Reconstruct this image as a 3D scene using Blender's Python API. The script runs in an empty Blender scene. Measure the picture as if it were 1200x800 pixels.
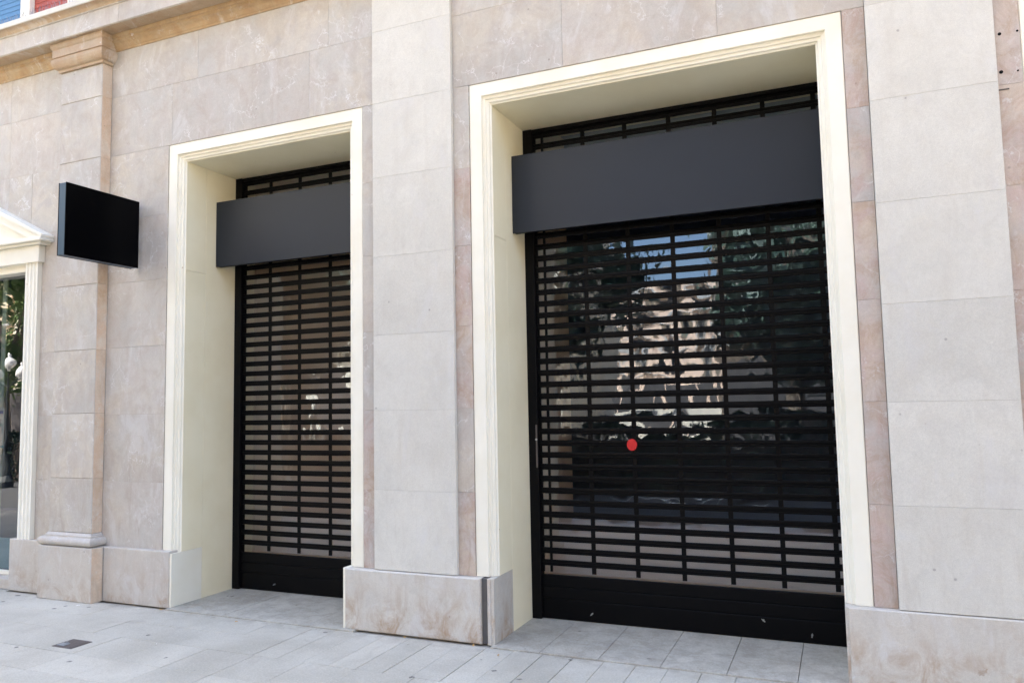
import bpy, bmesh, math, random
from mathutils import Vector, Matrix
random.seed(7)
S = bpy.context.scene
C = S.collection
R = math.radians
# ------------------------------------------------------------------ camera, sky, sun, exposure
cam_d = bpy.data.cameras.new('camera'); cam = bpy.data.objects.new('camera', cam_d); C.objects.link(cam)
cam_d.sensor_width = 36; cam_d.lens = 898.88/1200*36; cam_d.clip_end = 2000; cam_d.clip_start = 0.05
r_, u_, b_ = (0.91945071,0.39272888,-0.01934979), (0.04961924,-0.06706948,0.99651373), (0.39006194,-0.91720538,-0.08115399)
cam.matrix_world = Matrix(((r_[0],u_[0],b_[0],0),(r_[1],u_[1],b_[1],-4.8091),(r_[2],u_[2],b_[2],1.6),(0,0,0,1)))
S.camera = cam
SUN_EL, SUN_ROT = R(56), R(-28)
world = bpy.data.worlds.new('World'); S.world = world; world.use_nodes = True
wn = world.node_tree.nodes; wl = world.node_tree.links
sky = wn.new('ShaderNodeTexSky'); sky.sky_type = 'NISHITA'; sky.sun_disc = False
sky.sun_elevation = SUN_EL; sky.sun_rotation = SUN_ROT; sky.air_density = .9; sky.dust_density = 4.6; sky.ozone_density = 0.5
wl.new(sky.outputs[0], wn['Background'].inputs[0]); wn['Background'].inputs[1].default_value = 0.15
sd = bpy.data.lights.new('sun', 'SUN'); sd.energy = 5.0; sd.angle = R(0.53); sd.color = (1, .95, .88)
sun = bpy.data.objects.new('sun', sd); C.objects.link(sun)
sv = Vector((math.sin(SUN_ROT)*math.cos(SUN_EL), math.cos(SUN_ROT)*math.cos(SUN_EL), math.sin(SUN_EL)))
sun.rotation_euler = sv.to_track_quat('Z', 'Y').to_euler(); sun.location = (0, 30, 40)
S.view_settings.view_transform = 'Standard'; S.view_settings.look = 'None'; S.view_settings.gamma = 1
S.view_settings.exposure = 2.77

# ------------------------------------------------------------------ materials
def nt(name):
    m = bpy.data.materials.new(name); m.use_nodes = True
    t = m.node_tree; return m, t, t.nodes['Principled BSDF']
class G:
    """tiny node helper"""
    def __init__(s, t): s.t = t
    def n(s, typ, **k):
        x = s.t.nodes.new('ShaderNode'+typ)
        for a, b in k.items(): setattr(x, a, b)
        return x
    def put(s, sock, v):
        if isinstance(v, bpy.types.NodeSocket): s.t.links.new(v, sock)
        elif isinstance(v, (tuple, list)) and len(v) == 3 and sock.type == 'RGBA': sock.default_value = (*v, 1)
        else: sock.default_value = v
    def math(s, op, a, b=0.5, c=None, clamp=False):
        x = s.n('Math', operation=op, use_clamp=clamp); s.put(x.inputs[0], a); s.put(x.inputs[1], b)
        if c is not None: s.put(x.inputs[2], c)
        return x.outputs[0]
    def vm(s, op, a, b):
        x = s.n('VectorMath', operation=op); s.put(x.inputs[0], a); s.put(x.inputs[1], b); return x.outputs[0]
    def mix(s, f, a, b, bt='MIX'):
        x = s.n('Mix', data_type='RGBA', blend_type=bt); s.put(x.inputs[0], f); s.put(x.inputs[6], a); s.put(x.inputs[7], b); return x.outputs[2]
    def noise(s, v, sc, det=4, ro=.55, dist=0):
        x = s.n('TexNoise'); s.put(x.inputs['Vector'], v); x.inputs['Scale'].default_value = sc
        x.inputs['Detail'].default_value = det; x.inputs['Roughness'].default_value = ro; x.inputs['Distortion'].default_value = dist
        return x
    def vor(s, v, sc, feat='F1', rnd=1):
        x = s.n('TexVoronoi', feature=feat); s.put(x.inputs['Vector'], v); x.inputs['Scale'].default_value = sc
        x.inputs['Randomness'].default_value = rnd; return x
    def ramp(s, f, lo, hi):
        x = s.n('MapRange'); x.interpolation_type = 'SMOOTHSTEP'; s.put(x.inputs[0], f); x.inputs[1].default_value = lo; x.inputs[2].default_value = hi; return x.outputs[0]
    def bump(s, h, st, dist=.01):
        x = s.n('Bump'); s.put(x.inputs['Height'], h); x.inputs['Strength'].default_value = st; x.inputs['Distance'].default_value = dist; return x.outputs[0]
def place(g, shift=True):
    pos = g.n('NewGeometry').outputs['Position']; oi = g.n('ObjectInfo').outputs['Random']
    if not shift: return pos, oi
    off = g.n('CombineXYZ'); g.put(off.inputs[0], g.math('MULTIPLY', oi, 37.)); g.put(off.inputs[1], g.math('MULTIPLY', oi, 11.)); g.put(off.inputs[2], g.math('MULTIPLY', oi, 53.))
    return g.vm('ADD', pos, off.outputs[0]), oi
def stone(name, cols, vein=.6, streak=.3, stain=None, stain_amt=0., spots=.3, rough=.5, low=None, mott=1.):
    m, t, p = nt(name); g = G(t); v, oi = place(g); pos = g.n('NewGeometry').outputs['Position']
    a = g.noise(v, 1.6, 7, .6, .4).outputs[0]; b = g.noise(v, 5.5, 6, .65, .8).outputs[0]; fine = g.noise(v, 60, 5, .7).outputs[0]
    c = g.mix(g.ramp(a, .36, .64), cols[0], cols[1])
    c = g.mix(g.math('MULTIPLY', g.ramp(b, .42, .66), .9*mott), c, cols[2])
    c = g.mix(g.math('MULTIPLY', g.ramp(g.noise(v, 2.6, 7, .7, 1.2).outputs[0], .55, .70), .45*mott), c, tuple(min(1, x*1.16) for x in cols[0]))
    # per slab tint
    c = g.mix(g.math('MULTIPLY', g.ramp(g.math('FRACT', g.math('MULTIPLY', oi, 7.13)), .25, 1), .55 if mott >= 1 else .2), c, g.mix(.5, cols[3], c))
    val = g.math('MULTIPLY_ADD', g.math('FRACT', g.math('MULTIPLY', oi, 3.7)), .07, .965)
    val = g.math('MULTIPLY', val, g.math('MULTIPLY_ADD', fine, .22, .89))
    val = g.math('MULTIPLY', val, g.math('MULTIPLY_ADD', b, .42*mott, 1-.21*mott))
    hs = g.n('HueSaturation'); g.put(hs.inputs['Value'], val); g.put(hs.inputs['Color'], c); c = hs.outputs[0]
    big = g.noise(pos, .9, 4, .6, .8).outputs[0]; grit = g.noise(v, 210, 2, .8).outputs[0]
    hs2 = g.n('HueSaturation'); g.put(hs2.inputs['Value'], g.math('MULTIPLY', g.math('MULTIPLY_ADD', big, .34*mott, 1-.17*mott), g.math('MULTIPLY_ADD', grit, .44, .78))); g.put(hs2.inputs['Color'], c); c = hs2.outputs[0]
    wash = g.ramp(g.noise(g.vm('MULTIPLY', v, (2.2, 2.2, 1.1)), 1.1, 7, .72, 1.6).outputs[0], .54, .64)
    c = g.mix(g.math('MULTIPLY', wash, .42*mott), c, (.64, .63, .61))
    zz = g.n('SeparateXYZ'); g.put(zz.inputs[0], pos); lowz = g.math('SUBTRACT', 1., g.ramp(zz.outputs[2], .4, 1.7))
    drip = g.ramp(g.noise(g.vm('MULTIPLY', v, (16, 16, 2.4)), 1., 6, .7, .6).outputs[0], .52, .66)
    c = g.mix(g.math('MULTIPLY', g.math('MULTIPLY', drip, lowz), max(streak*1.1, .42 if name.startswith('veined') or name.startswith('rusty') else 0), clamp=True), c, (.36, .28, .21))
    # vertical dirt streaks
    vs = g.vm('MULTIPLY', v, (9, 9, .9)); sk = g.ramp(g.noise(vs, 1.3, 5, .6, .3).outputs[0], .5, .75)
    c = g.mix(g.math('MULTIPLY', sk, streak), c, tuple(x*.62*k for x, k in zip(cols[0], (1.1, .95, .82))))
    if vein:
        w = g.vm('ADD', v, g.vm('SCALE', g.noise(v, 3.2, 5, .6).outputs[1], (0, 0, 0)))
        sc = g.n('VectorMath', operation='SCALE'); g.put(sc.inputs[0], g.noise(v, 2.3, 6, .62).outputs[1]); sc.inputs[3].default_value = .55
        w = g.vm('ADD', v, sc.outputs[0]); w2 = g.vm('MULTIPLY', w, (1.3, 1.3, .75))
        e = g.vor(w2, 2.1, 'DISTANCE_TO_EDGE').outputs[0]
        e2 = g.vor(w, 5.2, 'DISTANCE_TO_EDGE').outputs[0]
        mk = g.ramp(g.noise(v, 2.1, 3, .5).outputs[0], .52, .66); mk2 = g.ramp(g.noise(v, 3.3, 3, .5).outputs[0], .56, .66)
        ln = g.math('MULTIPLY', g.math('SUBTRACT', 1., g.ramp(e, .002, .014)), mk)
        ln2 = g.math('MULTIPLY', g.math('SUBTRACT', 1., g.ramp(e2, .002, .02)), mk2)
        fl = g.vor(g.vm('ADD', g.vm('MULTIPLY', v, (30, 30, 17)), g.vm('MULTIPLY', g.noise(v, 30, 3).outputs[1], (1.6, 1.6, 1.6))), 1.).outputs[0]
        flm = g.math('MULTIPLY', g.math('SUBTRACT', 1., g.ramp(fl, .12, .24)), g.ramp(g.noise(v, 2.6, 4, .6).outputs[0], .58, .66))
        rot = g.n('VectorRotate'); rot.rotation_type = 'Y_AXIS'; g.put(rot.inputs['Vector'], w); rot.inputs['Angle'].default_value = .6
        e3 = g.vor(g.vm('MULTIPLY', rot.outputs[0], (9, 9, 1.1)), .8, 'DISTANCE_TO_EDGE').outputs[0]
        ln3 = g.math('MULTIPLY', g.math('SUBTRACT', 1., g.ramp(e3, .004, .03)), g.ramp(g.noise(v, 2.9, 3, .5).outputs[0], .60, .66))
        ln = g.math('MAXIMUM', ln, g.math('MULTIPLY', ln3, .7))
        tot = g.math('MULTIPLY', g.math('MAXIMUM', g.math('MAXIMUM', ln, ln2), g.math('MULTIPLY', flm, .75)), vein, clamp=True)
        c = g.mix(tot, c, (.66, .65, .63))
    w3 = g.vm('ADD', v, g.vm('MULTIPLY', g.noise(v, 22, 4, .7).outputs[1], (.07, .07, .11)))
    ch = g.vor(w3, 6.5); cs = g.n('SeparateColor'); g.put(cs.inputs[0], ch.outputs[1])
    rad = g.math('MULTIPLY_ADD', g.math('POWER', cs.outputs[1], 4.), .16, .03)
    cm = g.math('MULTIPLY', g.math('LESS_THAN', ch.outputs[0], rad), g.ramp(g.noise(v, 38, 5, .75).outputs[0], .47, .55))
    cm = g.math('MULTIPLY', cm, g.math('GREATER_THAN', cs.outputs[0], .62))
    c = g.mix(g.math('MULTIPLY', cm, .35 if mott < 1 else .75), c, (.66, .65, .63))
    cm2 = g.math('MULTIPLY', g.math('LESS_THAN', ch.outputs[0], g.math('MULTIPLY', rad, .9)), g.math('LESS_THAN', cs.outputs[0], .16)); cm2 = g.math('MULTIPLY', cm2, g.ramp(g.noise(v, 30, 4, .7).outputs[0], .45, .6))
    c = g.mix(g.math('MULTIPLY', cm2, .30 if mott < 1 else .6), c, (.33, .235, .17))
    if spots:
        d = g.vor(v, 7.).outputs[0]; dm = g.math('MULTIPLY', g.math('SUBTRACT', 1., g.ramp(d, .035, .07)), g.ramp(g.noise(v, 1.9, 2).outputs[0], .5, .56))
        c = g.mix(g.math('MULTIPLY', dm, spots), c, (.13, .11, .10))
    if stain:
        sn = g.ramp(g.noise(g.vm('MULTIPLY', v, (4, 4, 2.9)), 1.3, 9, .72, 1.1).outputs[0], .42, .68)
        amt = g.math('MULTIPLY', sn, stain_amt)
        if low:   # rising damp: strongest at the foot of the stone
            z = g.n('SeparateXYZ'); g.put(z.inputs[0], pos)
            amt = g.math('MULTIPLY', amt, g.math('SUBTRACT', 1.25, g.ramp(z.outputs[2], 0., low)))
        c = g.mix(amt, c, stain)
    g.put(p.inputs['Base Color'], c); p.inputs['Roughness'].default_value = rough; p.inputs['Specular IOR Level'].default_value = .35
    g.put(p.inputs['Normal'], g.bump(g.math('ADD', g.math('MULTIPLY', b, .6), g.math('MULTIPLY', fine, .35)), .25, .006))
    return m
M = {}
M['marble'] = stone('veined wall marble', [(.50,.485,.445), (.58,.53,.445), (.45,.415,.375), (.53,.465,.405)], 1., .16, (.33,.22,.14), .25, .45)
M['marble_side'] = stone('rusty narrow marble', [(.50,.47,.44), (.57,.48,.385), (.47,.375,.34), (.53,.42,.365)], 1., .4, (.36,.22,.13), .5, .4)
M['light'] = stone('pale pilaster stone', [(.63,.612,.545), (.67,.65,.58), (.595,.57,.50), (.64,.615,.555)], .12, .12, (.42,.36,.29), .12, .45, mott=.7)
M['plinth'] = stone('stained plinth stone', [(.59,.56,.50), (.63,.60,.53), (.55,.51,.44), (.58,.55,.49)], .6, .12, (.38,.25,.15), .72, .35, low=.38)
M['plinth_grey'] = stone('greyer plinth stone', [(.54,.515,.47), (.58,.54,.47), (.50,.45,.39), (.54,.50,.45)], .5, .15, (.38,.27,.18), .6, .45, low=.35)
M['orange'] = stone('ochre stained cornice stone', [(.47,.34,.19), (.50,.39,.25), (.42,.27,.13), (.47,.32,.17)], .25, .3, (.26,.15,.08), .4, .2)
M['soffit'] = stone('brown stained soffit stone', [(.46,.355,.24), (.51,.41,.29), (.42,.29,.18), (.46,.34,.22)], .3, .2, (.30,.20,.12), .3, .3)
M['warm'] = stone('orange lit pilaster return stone', [(.66,.53,.40), (.70,.60,.48), (.60,.44,.31), (.66,.50,.37)], .5, .2, (.45,.30,.18), .4, .3)  # orange light on the pilaster returns is put into this colour

def simple(name, col, rough=.5, metal=0, var=.06, sc=8, bump=.0, spec=.5, bsc=60):
    m, t, p = nt(name); g = G(t); v, oi = place(g, False)
    n = g.noise(v, sc, 5, .6).outputs[0]
    hs = g.n('HueSaturation'); g.put(hs.inputs['Color'], (*col, 1)); g.put(hs.inputs['Value'], g.math('MULTIPLY_ADD', n, var*2, 1-var)); g.put(p.inputs['Base Color'], hs.outputs[0])
    p.inputs['Roughness'].default_value = rough; p.inputs['Metallic'].default_value = metal; p.inputs['Specular IOR Level'].default_value = spec
    if bump: g.put(p.inputs['Normal'], g.bump(g.noise(v, bsc, 4).outputs[0], bump, .004))
    return m
def paint(name, col):
    m, t, p = nt(name); g = G(t); v, oi = place(g, False)
    n = g.noise(v, 2.2, 6, .6).outputs[0]
    c = g.mix(g.ramp(n, .35, .7), col, tuple(x*k for x, k in zip(col, (.95, .935, .90))))
    sm = g.math('MULTIPLY', g.ramp(g.noise(g.vm('MULTIPLY', v, (7, 7, 1.6)), 1.6, 6, .7, .5).outputs[0], .66, .85), .10)
    d = g.vor(v, 5.5).outputs[0]; chips = g.math('MULTIPLY', g.math('SUBTRACT', 1., g.ramp(d, .02, .05)), g.ramp(g.noise(v, 3.1, 2).outputs[0], .55, .6))
    c = g.mix(g.math('MULTIPLY', chips, .6), c, (.42, .27, .15))
    g.put(p.inputs['Base Color'], c); p.inputs['Roughness'].default_value = .55; p.inputs['Specular IOR Level'].default_value = .3
    g.put(p.inputs['Normal'], g.bump(g.math('ADD', g.noise(v, 35, 4).outputs[0], g.math('MULTIPLY', n, 2.)), .05, .003)); return m
M['cream'] = paint('cream paint', (.89, .86, .735))
M['cream_bounce'] = paint('bounce tinted cream paint', (.91, .85, .63))  # extra yellow puts warm bounced light into the paint colour
M['white'] = paint('off white paint', (.86, .84, .74))
M['backing'] = simple('mortar behind the slabs', (.36, .29, .23), .9)
M['black'] = simple('black shutter metal', (.0025, .0025, .003), .4, 0, .2, 20, .05, .11)
M['blackrail'] = simple('black guide rail metal', (.003, .003, .0035), .55, 0, .2, 20, 0, .12)
M['charcoal'] = simple('charcoal fascia panel', (.012, .017, .026), .42, 0, .12, 3.5, .08, .36, 140)
M['signface'] = simple('black gloss sign face', (.0015, .0015, .002), .3, 0, .1, 3, 0, .05)
M['signedge'] = simple('sky tinted sign edge', (.012, .05, .09), .4, 0, .1, 3, 0, .6)  # blue of the reflected sky is put into the edge colour
M['red'] = simple('red sticker', (.55, .01, .01), .5)
M['steel'] = simple('scuffed steel', (.55, .55, .55), .3, .8)
M['blind_blue'] = simple('blue blind', (.07, .21, .40), .6)
M['blind_red'] = simple('red blind', (.36, .065, .045), .6)
M['room'] = simple('reflection blue shop interior', (.17, .23, .36), .85)  # navy stands in for the blue tint of the reflections
M['beige'] = simple('beige inner plaster', (.80, .66, .52), .8)
M['roomdark'] = simple('dark shop interior', (.05, .045, .045), .85)
M['vinyl'] = simple('pale blue window film', (.55, .78, .86), .4)
M['paper'] = simple('white poster paper', (.78, .78, .78), .7)
M['ink_blue'] = simple('blue print', (.03, .12, .45), .6)
M['ink_red'] = simple('red print', (.6, .05, .05), .6)
M['cyan'] = simple('cyan print', (.1, .45, .6), .6)
M['iron'] = simple('rusty cast iron', (.13, .11, .10), .7, .3, .4, 90, .6)
M['zinc'] = simple('worn zinc', (.33, .36, .38), .5, .6)
M['leaf_litter'] = simple('dry leaf', (.55, .33, .12), .8)
M['paper_litter'] = simple('torn paper', (.75, .72, .66), .8)
M['bark'] = simple('bark', (.13, .10, .075), .9, 0, .4, 14, .6)
M['lampiron'] = simple('lamp post iron', (.03, .035, .035), .5, .2)
M['globe'] = simple('opal lamp globe', (.80, .80, .78), .25)
M['asphalt'] = simple('asphalt', (.06, .06, .06), .85, 0, .3, 40, .4, .3, 200)
M['kerb'] = simple('granite kerb', (.36, .35, .34), .8, 0, .2, 60, .3)
M['paintwhite'] = simple('white road paint', (.75, .75, .73), .7)
def granite(name, base):
    m, t, p = nt(name); g = G(t); v, oi = place(g); pos = g.n('NewGeometry').outputs['Position']
    fine = g.noise(pos, 170, 3, .7).outputs[0]; mid = g.noise(pos, 14, 5, .65).outputs[0]; big = g.noise(pos, 1.3, 5, .6, .4).outputs[0]
    c = g.mix(g.ramp(big, .35, .68), base, tuple(x*k for x, k in zip(base, (.80, .79, .77))))
    c = g.mix(g.math('MULTIPLY', g.ramp(mid, .5, .75), .35), c, tuple(x*k for x, k in zip(base, (.78, .74, .68))))
    val = g.math('MULTIPLY', g.math('MULTIPLY_ADD', oi, .10, .95), g.math('MULTIPLY_ADD', fine, .55, .72))
    hs = g.n('HueSaturation'); g.put(hs.inputs['Color'], c); g.put(hs.inputs['Value'], val); c = hs.outputs[0]
    warp = g.vm('ADD', pos, g.vm('MULTIPLY', g.noise(pos, 25, 2).outputs[1], (.03, .03, 0)))
    vv = g.vor(warp, 5.2); dm = g.math('SUBTRACT', 1., g.ramp(vv.outputs[0], .06, .10))
    sel = g.n('SeparateColor'); g.put(sel.inputs[0], vv.outputs[1]); dm = g.math('MULTIPLY', dm, g.math('GREATER_THAN', sel.outputs[0], .45))
    c = g.mix(g.math('MULTIPLY', dm, .8), c, (.10, .095, .09))
    v2 = g.vor(g.vm('ADD', g.vm('MULTIPLY', warp, (1, 1.25, 1)), (3.3, 1.7, 0)), 2.9); s2 = g.n('SeparateColor'); g.put(s2.inputs[0], v2.outputs[1])
    d2 = g.math('MULTIPLY', g.math('SUBTRACT', 1., g.ramp(v2.outputs[0], .06, .10)), g.math('GREATER_THAN', s2.outputs[1], .35))
    c = g.mix(g.math('MULTIPLY', d2, .85), c, (.075, .07, .07))
    grit = g.noise(pos, 75, 4, .8).outputs[0]; c = g.mix(g.math('MULTIPLY', g.ramp(grit, .52, .66), .30), c, (.27, .255, .23)); c = g.mix(g.math('MULTIPLY', g.ramp(grit, .50, .36), .25), c, (.72, .70, .66))
    sp_ = g.n('SeparateXYZ'); g.put(sp_.inputs[0], pos)
    gr_ = g.math('MULTIPLY', g.ramp(sp_.outputs[1], -.30, -.06), g.ramp(g.noise(pos, 7, 5, .7).outputs[0], .40, .62)); c = g.mix(g.math('MULTIPLY', gr_, .35), c, (.24, .205, .17))
    # light grey cement-like worn patches
    pa = g.math('MULTIPLY', g.ramp(g.noise(pos, 3.1, 6, .68, 1.).outputs[0], .56, .72), .42); c = g.mix(pa, c, (.40, .36, .30))
    st = g.vor(g.vm('ADD', pos, g.vm('MULTIPLY', g.noise(pos, 9, 3).outputs[1], (.16, .16, 0))), 1.7); sm_ = g.math('MULTIPLY', g.math('SUBTRACT', 1., g.ramp(st.outputs[0], .06, .16)), .25); c = g.mix(sm_, c, (.25, .22, .19))
    g.put(p.inputs['Base Color'], c); p.inputs['Roughness'].default_value = .8; p.inputs['Specular IOR Level'].default_value = .25
    g.put(p.inputs['Normal'], g.bump(g.math('ADD', fine, g.math('MULTIPLY', mid, .8)), .35, .004)); return m
M['paving'] = granite('bushed granite paving', (.555, .53, .452))
M['threshold'] = granite('smoother threshold granite', (.53, .505, .43))
M['sandy'] = granite('sandy bounce paving', (.52, .45, .35))  # sandy tone added to bounce warm light onto the soffits
M['joint'] = simple('sandy paving joint', (.42, .39, .33), .95, 0, .3, 30)
def glass(name, refl, tint=(.8, .85, .85), gc=(.95, .97, 1), bs=.12, bsc=1.4, ro=0.):
    m = bpy.data.materials.new(name); m.use_nodes = True; t = m.node_tree; t.nodes.clear(); g = G(t)
    out = g.n('OutputMaterial'); gl = g.n('BsdfGlossy'); gl.inputs['Roughness'].default_value = ro; gl.inputs['Color'].default_value = (*gc, 1)
    tr = g.n('BsdfTransparent'); tr.inputs['Color'].default_value = (*tint, 1)
    fr = g.n('Fresnel'); fr.inputs['IOR'].default_value = 1.5
    pos = g.n('NewGeometry').outputs['Position']
    bm_ = g.bump(g.noise(pos, bsc, 2).outputs[0], bs, .02); t.links.new(bm_, gl.inputs['Normal'])
    f = g.math('ADD', g.math('MULTIPLY', fr.outputs[0], 1.0), refl, clamp=True)
    f = g.math('MULTIPLY', f, g.math('SUBTRACT', 1., g.n('NewGeometry').outputs['Backfacing']))
    mx = g.n('MixShader'); t.links.new(f, mx.inputs[0]); t.links.new(tr.outputs[0], mx.inputs[1]); t.links.new(gl.outputs[0], mx.inputs[2])
    t.links.new(mx.outputs[0], out.inputs[0]); return m
M['glass'] = glass('shop window glass', .10, (.62, .66, .66))
M['insert'] = glass('clear shutter insert', .085, (.88, .86, .84), (.72, .86, 1), .22, 2.6, .012)
M['glass_far'] = glass('house window glass', .08, (.4, .4, .4))
def foliage(name, c1, c2):
    m, t, p = nt(name); g = G(t); v, oi = place(g, False)
    c = g.mix(g.ramp(g.noise(v, 1.7, 3).outputs[0], .35, .65), c1, c2); g.put(p.inputs['Base Color'], c); p.inputs['Roughness'].default_value = .55
    p.inputs['Transmission Weight'].default_value = 0; p.inputs['Subsurface Weight'].default_value = 0
    return m
M['leaf'] = foliage('plane tree leaves', (.03, .06, .04), (.055, .09, .055))
def facade_mat(name, col):
    return simple(name, col, .85, 0, .12, 2.5, .2)

# ------------------------------------------------------------------ mesh helpers
class MB:
    def __init__(s): s.v = []; s.f = []; s.sm = False
    def box(s, x0, x1, y0, y1, z0, z1, c=0.):
        n = len(s.v)
        if not c:
            s.v += [(x, y, z) for z in (z0, z1) for y in (y0, y1) for x in (x0, x1)]
            s.f += [tuple(n+i for i in q) for q in ((0,2,3,1),(4,5,7,6),(0,1,5,4),(2,6,7,3),(0,4,6,2),(1,3,7,5))]
        else:   # chamfered box
            bm = bmesh.new(); bmesh.ops.create_cube(bm, size=1)
            for w in bm.verts: w.co = Vector(((x0+x1)/2+w.co.x*(x1-x0), (y0+y1)/2+w.co.y*(y1-y0), (z0+z1)/2+w.co.z*(z1-z0)))
            bmesh.ops.bevel(bm, geom=bm.edges[:], offset=c, segments=1, affect='EDGES')
            bm.verts.index_update(); s.v += [tuple(w.co) for w in bm.verts]; s.f += [tuple(n+w.index for w in f.verts) for f in bm.faces]; bm.free()
        return s
    def slab(s, x0, x1, z0, z1, y, t, c=.0022):
        """stone slab facing -y with an arris; back left open"""
        n = len(s.v)
        s.v += [(x0, y+t, z0), (x1, y+t, z0), (x1, y+t, z1), (x0, y+t, z1), (x0, y+c, z0), (x1, y+c, z0), (x1, y+c, z1), (x0, y+c, z1),
                (x0+c, y, z0+c), (x1-c, y, z0+c), (x1-c, y, z1-c), (x0+c, y, z1-c)]
        for a in (0, 4):
            for i in range(4): s.f.append((n+a+i, n+a+(i+1) % 4, n+a+4+(i+1) % 4, n+a+4+i))
        s.f.append((n+8, n+9, n+10, n+11)); s.f.append((n+3, n+2, n+1, n)); return s
    def grid_x(s, x0, x1, prof, caps=True):
        """extrude a (y,z) profile along x"""
        n = len(s.v); k = len(prof)
        s.v += [(x0, y, z) for y, z in prof] + [(x1, y, z) for y, z in prof]
        for i in range(k-1): s.f.append((n+i, n+i+1, n+k+i+1, n+k+i))
        if caps: s.f.append(tuple(n+i for i in range(k))[::-1]); s.f.append(tuple(n+k+i for i in range(k))); s.f.append((n+k-1, n, n+k, n+2*k-1))
        return s
    def wrap(s, x0, x1, p, prof):
        """carry a profile of (out, z) round the three free sides of a pilaster that stands p proud of y=0"""
        n = len(s.v)
        for o, z in prof: s.v += [(x0-o, .02, z), (x0-o, -p-o, z), (x1+o, -p-o, z), (x1+o, .02, z)]
        k = len(prof)
        for i in range(k-1):
            for j in range(3):
                a = n+4*i+j; s.f.append((a, a+1, a+5, a+4))
        s.f.append((n, n+3, n+2, n+1)); e = n+4*(k-1); s.f.append((e, e+1, e+2, e+3)); return s
    def lathe(s, prof, cx=0, cy=0, seg=16, axis='z'):
        n = len(s.v)
        for r, z in prof:
            for i in range(seg):
                a = 2*math.pi*i/seg; s.v.append((cx+r*math.cos(a), cy+r*math.sin(a), z) if axis == 'z' else (cx+r*math.cos(a), z, cy+r*math.sin(a)))
        for j in range(len(prof)-1):
            for i in range(seg):
                a = n+j*seg+i; b = n+j*seg+(i+1) % seg; s.f.append((a, b, b+seg, a+seg))
        s.f.append(tuple(n+i for i in range(seg))[::-1]); s.f.append(tuple(n+(len(prof)-1)*seg+i for i in range(seg))); return s
    def tube(s, p, q, r0, r1=None, seg=8):
        r1 = r0 if r1 is None else r1; p, q = Vector(p), Vector(q); d = (q-p).normalized(); a = d.orthogonal().normalized(); b = d.cross(a); n = len(s.v)
        for c, r in ((p, r0), (q, r1)):
            for i in range(seg):
                t = 2*math.pi*i/seg; s.v.append(tuple(c+a*r*math.cos(t)+b*r*math.sin(t)))
        for i in range(seg): s.f.append((n+i, n+(i+1) % seg, n+seg+(i+1) % seg, n+seg+i))
        s.f.append(tuple(n+i for i in range(seg))[::-1]); s.f.append(tuple(n+seg+i for i in range(seg))); return s
    def mesh(s, name, mat):
        me = bpy.data.meshes.new(name); me.from_pydata(s.v, [], s.f); me.materials.append(mat)
        bm = bmesh.new(); bm.from_mesh(me); bmesh.ops.recalc_face_normals(bm, faces=bm.faces[:]); bm.to_mesh(me); bm.free()
        if s.sm:
            for q in me.polygons: q.use_smooth = True
        me.update(); return me
    def obj(s, name, mat, parent=None, loc=None):
        return link(name, s.mesh(name, mat), parent, loc)
def link(name, me, parent=None, loc=None):
    o = bpy.data.objects.new(name, me); C.objects.link(o)
    if parent is not None:
        o.parent = parent
        if loc is None: loc = -world_loc(parent)
    if loc is not None: o.location = loc
    return o
def world_loc(o):
    v = Vector(o.location)
    while o.parent: o = o.parent; v += Vector(o.location)
    return v
def thing(name, label, cat, loc, group=None):
    o = bpy.data.objects.new(name, None); C.objects.link(o); o.location = loc; tag(o, label, cat, group); return o
def tag(o, label=None, cat=None, group=None, kind=None):
    if label: o['label'] = label
    if cat: o['category'] = cat
    if group: o['group'] = group
    if kind: o['kind'] = kind
    return o

# ------------------------------------------------------------------ ground
gm = MB(); gm.v = [(-300, -300, -.17), (300, -300, -.17), (300, 300, -.17), (-300, 300, -.17)]; gm.f = [(0, 1, 2, 3)]
tag(gm.obj('ground', M['asphalt']), kind='structure')
bed = tag(MB().box(-60, 60, -3.62, .9, -.16, -.012).obj('pavement', M['joint']), kind='structure')
tag(MB().box(-60, 60, -3.85, -3.622, -.165, .0, .01).obj('kerb', M['kerb']), kind='structure')
tag(MB().box(-60, 60, -90.0, -9.6, -.165, -.02, .01).obj('far_pavement', M['sandy']), kind='structure')
n_sl = 0
def flag(x0, x1, y0, y1, mat=None, dz=None):
    global n_sl; g_ = .0016; dz = random.uniform(-.0015, .0012) if dz is None else dz
    m = MB(); c = .0015; z = dz; x0 += g_; x1 -= g_; y0 += g_; y1 -= g_
    m.v = [(x0, y0, -.015), (x1, y0, -.015), (x1, y1, -.015), (x0, y1, -.015), (x0, y0, z-c), (x1, y0, z-c), (x1, y1, z-c), (x0, y1, z-c), (x0+c, y0+c, z), (x1-c, y0+c, z), (x1-c, y1-c, z), (x0+c, y1-c, z)]
    for a in (0, 4):
        for i in range(4): m.f.append((a+i, a+(i+1) % 4, a+4+(i+1) % 4, a+4+i))
    m.f.append((8, 9, 10, 11))
    m.obj('paving_slab', mat or M['paving'], bed); n_sl += 1
# narrow setts along the wall between and in front of the doors
yb0, yb1 = -.09, -.74
x = -3.62
while x < 1.9:
    w = .2 + random.uniform(-.004, .004); flag(x, min(x+w, 1.9), yb1, yb0); x += w
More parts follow.
